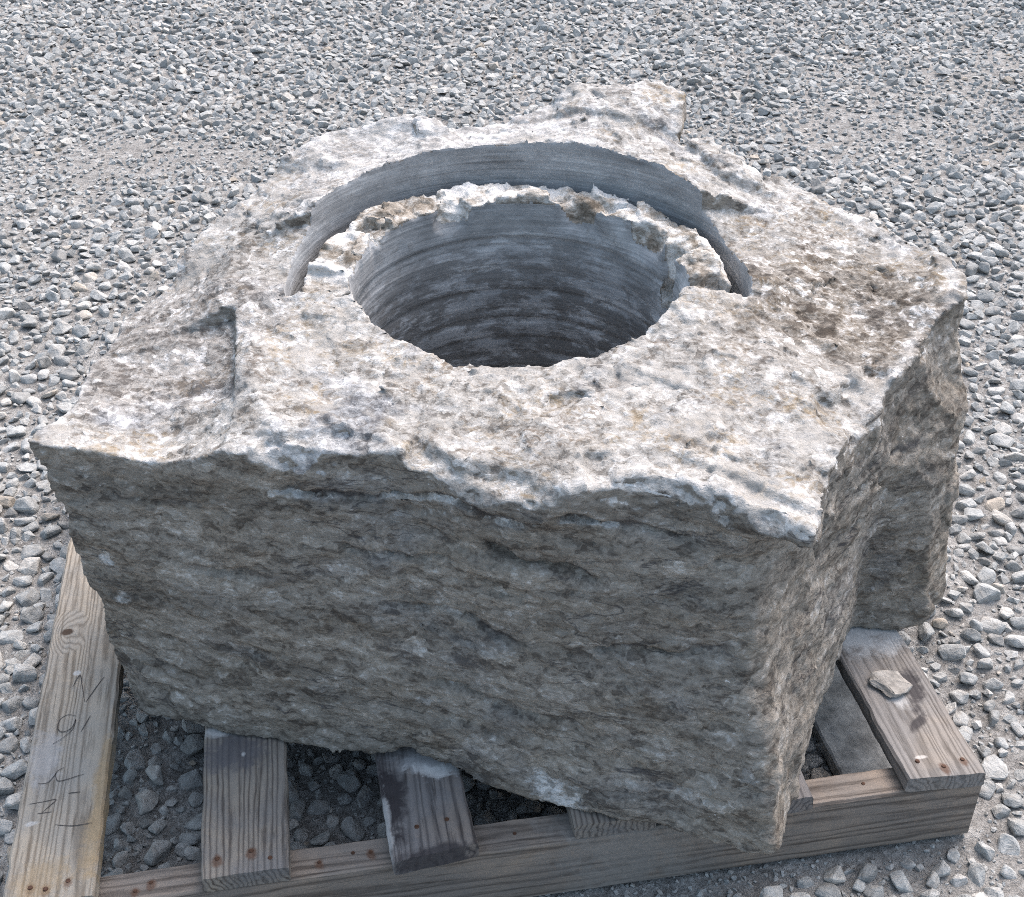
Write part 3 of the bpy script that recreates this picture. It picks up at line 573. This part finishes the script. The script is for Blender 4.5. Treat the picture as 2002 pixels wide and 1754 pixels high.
# ------------------------------------------------------------------ loose pieces lying on the pallet
def chunk(name, loc, size, rz, mat, label, cat, seed, npts=26, nbev=.12):
    r = random.Random(seed); bm = bmesh.new()
    for i in range(npts):
        v = Vector((r.gauss(0, 1), r.gauss(0, 1), r.gauss(0, 1))).normalized(); v = Vector([math.copysign(abs(c) ** .7, c) for c in v]) * r.uniform(.82, 1)
        bm.verts.new((v.x * size[0] / 2, v.y * size[1] / 2, v.z * size[2] / 2))
    g = bmesh.ops.convex_hull(bm, input=bm.verts[:]); bmesh.ops.delete(bm, geom=list({e_ for e_ in g['geom_interior'] + g['geom_unused'] if isinstance(e_, bmesh.types.BMVert)}), context='VERTS')
    bmesh.ops.bevel(bm, geom=bm.edges[:], offset=min(size) * nbev, segments=1, affect='EDGES', clamp_overlap=True)
    bmesh.ops.triangulate(bm, faces=bm.faces[:]); bmesh.ops.subdivide_edges(bm, edges=bm.edges[:], cuts=1, use_grid_fill=True)
    for v in bm.verts:
        v.co += v.normal * float(fbm(np.array([v.co.x + seed]), np.array([v.co.y]), np.array([v.co.z]), 90, 2)[0]) * .002
    zmin = min(v.co.z for v in bm.verts)
    for v in bm.verts: v.co.z -= zmin
    o = mesh_bm(name, bm, mat); o.location = loc; o.rotation_euler = (0, 0, rz); o['label'] = label; o['category'] = cat; return o
M_CHIP = simple('dusty_stone_chip', (.33, .315, .295), .9, 90, .45)
chunk('stone_chip', (1.047, .137, ZB), (.044, .054, .009), .5, M_CHIP, 'flat dusty stone chip lying on the right pallet board', 'stone chip', 3)
# ------------------------------------------------------------------ ground
def axis_pts(lo, hi, step, far):
    c = list(np.arange(lo, hi + 1e-6, step)); k = step; a_ = lo; b_ = hi; left, right = [], []
    while a_ > -far: k *= 1.5; a_ -= k; left.append(a_)
    k = step
    while b_ < far: k *= 1.5; b_ += k; right.append(b_)
    return np.array(left[::-1] + c + right)
def ground_h(x, y):
    z0 = np.zeros_like(x)
    g = .012 * fbm(x, y, z0, 1.1, 2, 3.3) + .006 * fbm(x, y, z0, 5, 2, 7.1) + .0035 * fbm(x, y, z0, 24, 2, 1.9)
    # flattened where the pallet stands
    dpx = np.maximum(np.maximum(.02 - x, x - 1.13), 0); dpy = np.maximum(np.maximum(-.03 - y, y - 1.03), 0); k = sstep(.0, .25, np.hypot(dpx, dpy))
    flat = -.006 + .004 * fbm(x, y, z0, 12, 2, 1.)
    mound = .035 * np.exp(-(((x - 1.22) / .10) ** 2 + ((y - .45) / .16) ** 2))
    return flat * (1 - k) + g * k + mound * sstep(1.10, 1.17, x)
ax_ = axis_pts(-2.3, 4.0, .022, 60); ay_ = axis_pts(-.9, 5.0, .022, 60)
GX, GY = np.meshgrid(ax_, ay_, indexing='ij'); GZ = ground_h(GX.ravel(), GY.ravel())
nyg = len(ay_); ii, jj = np.meshgrid(np.arange(len(ax_) - 1), np.arange(nyg - 1), indexing='ij'); ii = ii.ravel() * nyg + jj.ravel()
ground = mesh_np('gravel_ground', np.stack([GX.ravel(), GY.ravel(), GZ], 1), np.stack([ii, ii + nyg, ii + nyg + 1, ii + 1], 1), M_SOIL, None, True)
ground['kind'] = 'structure'; ground['label'] = 'dusty gravel yard strewn with grey crushed stones'
# ---- crushed stones
def hull(seed, npts, rounding):
    r = random.Random(seed); bm = bmesh.new(); pts = []
    while len(pts) < npts:
        v = Vector((r.gauss(0, 1), r.gauss(0, 1), r.gauss(0, 1))).normalized()
        if all((v - q).length > 1.5 / math.sqrt(npts) for q in pts): pts.append(v)
    sx, sy, sz = 1, r.uniform(.6, .95), r.uniform(.40, .68)
    for v in pts:
        v = Vector([math.copysign(abs(c) ** .8, c) for c in v]) * r.uniform(.86, 1.06); bm.verts.new((v.x * sx, v.y * sy, v.z * sz))
    g = bmesh.ops.convex_hull(bm, input=bm.verts[:])
    dead = {e_ for e_ in g['geom_interior'] + g['geom_unused'] if isinstance(e_, bmesh.types.BMVert) and e_.is_valid}
    bmesh.ops.delete(bm, geom=list(dead), context='VERTS')
    if rounding:
        bmesh.ops.dissolve_limit(bm, angle_limit=math.radians(16), verts=bm.verts[:], edges=bm.edges[:])
        bmesh.ops.bevel(bm, geom=bm.edges[:], offset=rounding, segments=1, affect='EDGES', clamp_overlap=True)
        bmesh.ops.triangulate(bm, faces=bm.faces[:])
    bm.verts.ensure_lookup_table(); bm.verts.index_update()
    V = np.array([v.co[:] for v in bm.verts], np.float32); F = np.array([[v.index for v in f.verts] for f in bm.faces], np.int32); bm.free(); return V, F
LIB_HI = [hull(100 + i, 13, .085) for i in range(26)]; LIB_MID = [hull(200 + i, 11, .0) for i in range(40)]; LIB_LO = [hull(300 + i, 8, 0) for i in range(30)]
def density(x, y):
    z0 = np.zeros_like(x); return fbm(x, y, z0, 1.5, 3, 11.) * .6 + .35 * fbm(x * .6 + y * .5, y, z0, 3.2, 2, 21.) + .30 * fbm(x, y, z0, 11, 2, 31.)
X0, X1, Y0, Y1 = -2.2, 3.9, -.75, 4.9
CX, CY, CZ = CAM_LOC; yw, pt = math.radians(CAM_YAW), math.radians(CAM_PITCH)
fwd = np.array([math.sin(yw) * math.cos(pt), math.cos(yw) * math.cos(pt), -math.sin(pt)]); rgt = np.array([math.cos(yw), -math.sin(yw), 0]); dwn = np.cross(fwd, rgt)
def project(P):
    v = P - np.array(CAM_LOC); d = v @ fwd; return 512 + 1278.7 * (v @ rgt) / d, 448.5 + 1278.7 * (v @ dwn) / d, d
def pick(nc, rmin, rmax, p, seed):
    g = np.random.default_rng(seed); x = g.uniform(X0, X1, nc); y = g.uniform(Y0, Y1, nc)
    u = g.random(nc); r = (rmin ** -p + u * (rmax ** -p - rmin ** -p)) ** (-1 / p)
    # a wedge a little wider than what the picture shows
    dy = y - CY; lat = x - CX - math.tan(yw) * dy
    keep = (np.abs(lat) < .56 * dy + .5) & (r > .0014 * np.sqrt((x - CX) ** 2 + dy ** 2 + CZ ** 2))
    return x[keep], y[keep], r[keep]
grid = {}; CELL = .03; ST = []
def blocked(x, y, r, k):
    cx_, cy_ = int(x / CELL), int(y / CELL); n_ = 1 if r < .012 else 2
    for i in range(cx_ - n_, cx_ + n_ + 1):
        for j in range(cy_ - n_, cy_ + n_ + 1):
            for (a_, b_, c_) in grid.get((i, j), ()):
                if (a_ - x) ** 2 + (b_ - y) ** 2 < (k * (c_ + r)) ** 2: return True
    return False
def sow(xs, ys, rs, thr, k):
    dn = density(xs, ys)
    for x, y, r, d in zip(xs.tolist(), ys.tolist(), rs.tolist(), dn.tolist()):
        if d < thr or blocked(x, y, r, k): continue
        if .02 < x < 1.15 and -.02 < y < .06 and r > .004: continue       # the front beam stands here
        grid.setdefault((int(x / CELL), int(y / CELL)), []).append((x, y, r)); ST.append((x, y, r))
x, y, r = pick(59939, .0115, .0205, 2.6, 1); o_ = np.argsort(-r); sow(x[o_], y[o_], r[o_], -.30, .74)
x, y, r = pick(114169, .0075, .0115, 2.0, 2); o_ = np.argsort(-r); sow(x[o_], y[o_], r[o_], -.62, .76)
x, y, r = pick(470950, .0022, .0075, 1.5, 3); o_ = np.argsort(-r); sow(x[o_], y[o_], r[o_], -1.2, .8)
ST = np.array(ST); NS = len(ST)
gr_ = np.random.default_rng(5)
sz = ground_h(ST[:, 0], ST[:, 1]) + ST[:, 2] * gr_.uniform(.02, .42, NS)
yaw_ = gr_.uniform(0, 2 * math.pi, NS); t1 = gr_.normal(0, .32, NS); t2 = gr_.normal(0, .32, NS)
tint = np.clip(gr_.normal(.5, .24, NS), 0, .99)
def rot_mats(yw_, a_, b_):
    cy_, sy_, ca, sa, cb, sb = np.cos(yw_), np.sin(yw_), np.cos(a_), np.sin(a_), np.cos(b_), np.sin(b_)
    Z = np.zeros_like(cy_); O = np.ones_like(cy_)
    Rz = np.stack([cy_, -sy_, Z, sy_, cy_, Z, Z, Z, O], 1).reshape(-1, 3, 3); Rx = np.stack([O, Z, Z, Z, ca, -sa, Z, sa, ca], 1).reshape(-1, 3, 3); Ry = np.stack([cb, Z, sb, Z, O, Z, -sb, Z, cb], 1).reshape(-1, 3, 3)
    return Rx @ Ry @ Rz
RM = rot_mats(yaw_, t1, t2)
# the 300 that show largest become single stones
px, py, dep = project(np.stack([ST[:, 0], ST[:, 1], sz], 1))
inv = (px > 0) & (px < 1024) & (py > 0) & (py < 897)
sil = np.array([(33,442),(50,478),(75,560),(105,625),(115,660),(150,705),(200,712),(290,735),(420,760),(490,788),(560,810),(760,860),(785,830),(830,700),(850,625),(930,610),(950,500),(957,300),(900,240),(760,180),(680,90),(430,112),(290,160),(175,270),(80,390)], float)
hid = poly_sdf(sil, px.astype(np.float32), py.astype(np.float32)) < 0
und = (ST[:, 0] > .06) & (ST[:, 0] < 1.1) & (ST[:, 1] > 0) & (ST[:, 1] < 1.0)
score = np.where(inv & ~hid, ST[:, 2] / dep, 0) * np.where(und, .6, 1)
big = np.argsort(-score)[:300]; single = np.zeros(NS, bool); single[big] = True
libm = []
for V, F in LIB_HI:
    me = bpy.data.meshes.new('stone'); me.from_pydata(V.tolist(), [], F.tolist()); me.materials.append(M_STONE); me.update(); libm.append(me)
for q in big:
    o = bpy.data.objects.new('stone', libm[random.randrange(len(libm))]); COL.objects.link(o); o.parent = ground
    r = ST[q, 2]; Mx = Matrix(RM[q].tolist()).to_4x4(); o.matrix_local = Matrix.Translation((ST[q, 0], ST[q, 1], sz[q])) @ Mx @ Matrix.Diagonal((r * 1.12, r * 1.12, r * 1.12, 1))
VV, FF, TT = [], [], []; base = 0
cls = np.where(ST[:, 2] / dep < .0022, 2, np.where(ST[:, 2] / dep < .006, 1, 0)); which = gr_.integers(0, 10000, NS)
for c_, LIB in ((0, LIB_HI), (1, LIB_MID), (2, LIB_LO)):
    for li, (V, F) in enumerate(LIB):
        s = np.nonzero((cls == c_) & ~single & (which % len(LIB) == li))[0]
        if not len(s): continue
        P = np.einsum('nij,vj->nvi', RM[s], V) * (ST[s, 2] * 1.12)[:, None, None] + np.stack([ST[s, 0], ST[s, 1], sz[s]], 1)[:, None, :]
        VV.append(P.reshape(-1, 3)); FF.append((F[None] + (np.arange(len(s)) * len(V))[:, None, None] + base).reshape(-1, 3)); TT.append(np.repeat(tint[s], len(V))); base += len(s) * len(V)
gv = mesh_np('gravel', np.concatenate(VV), np.concatenate(FF), M_GRAVEL, ground, False, {'tint': np.concatenate(TT)})
gv['kind'] = 'stuff'
print('STONES', NS, 'TRIS', sum(len(f) for f in FF), 'ROCK', len(QR))
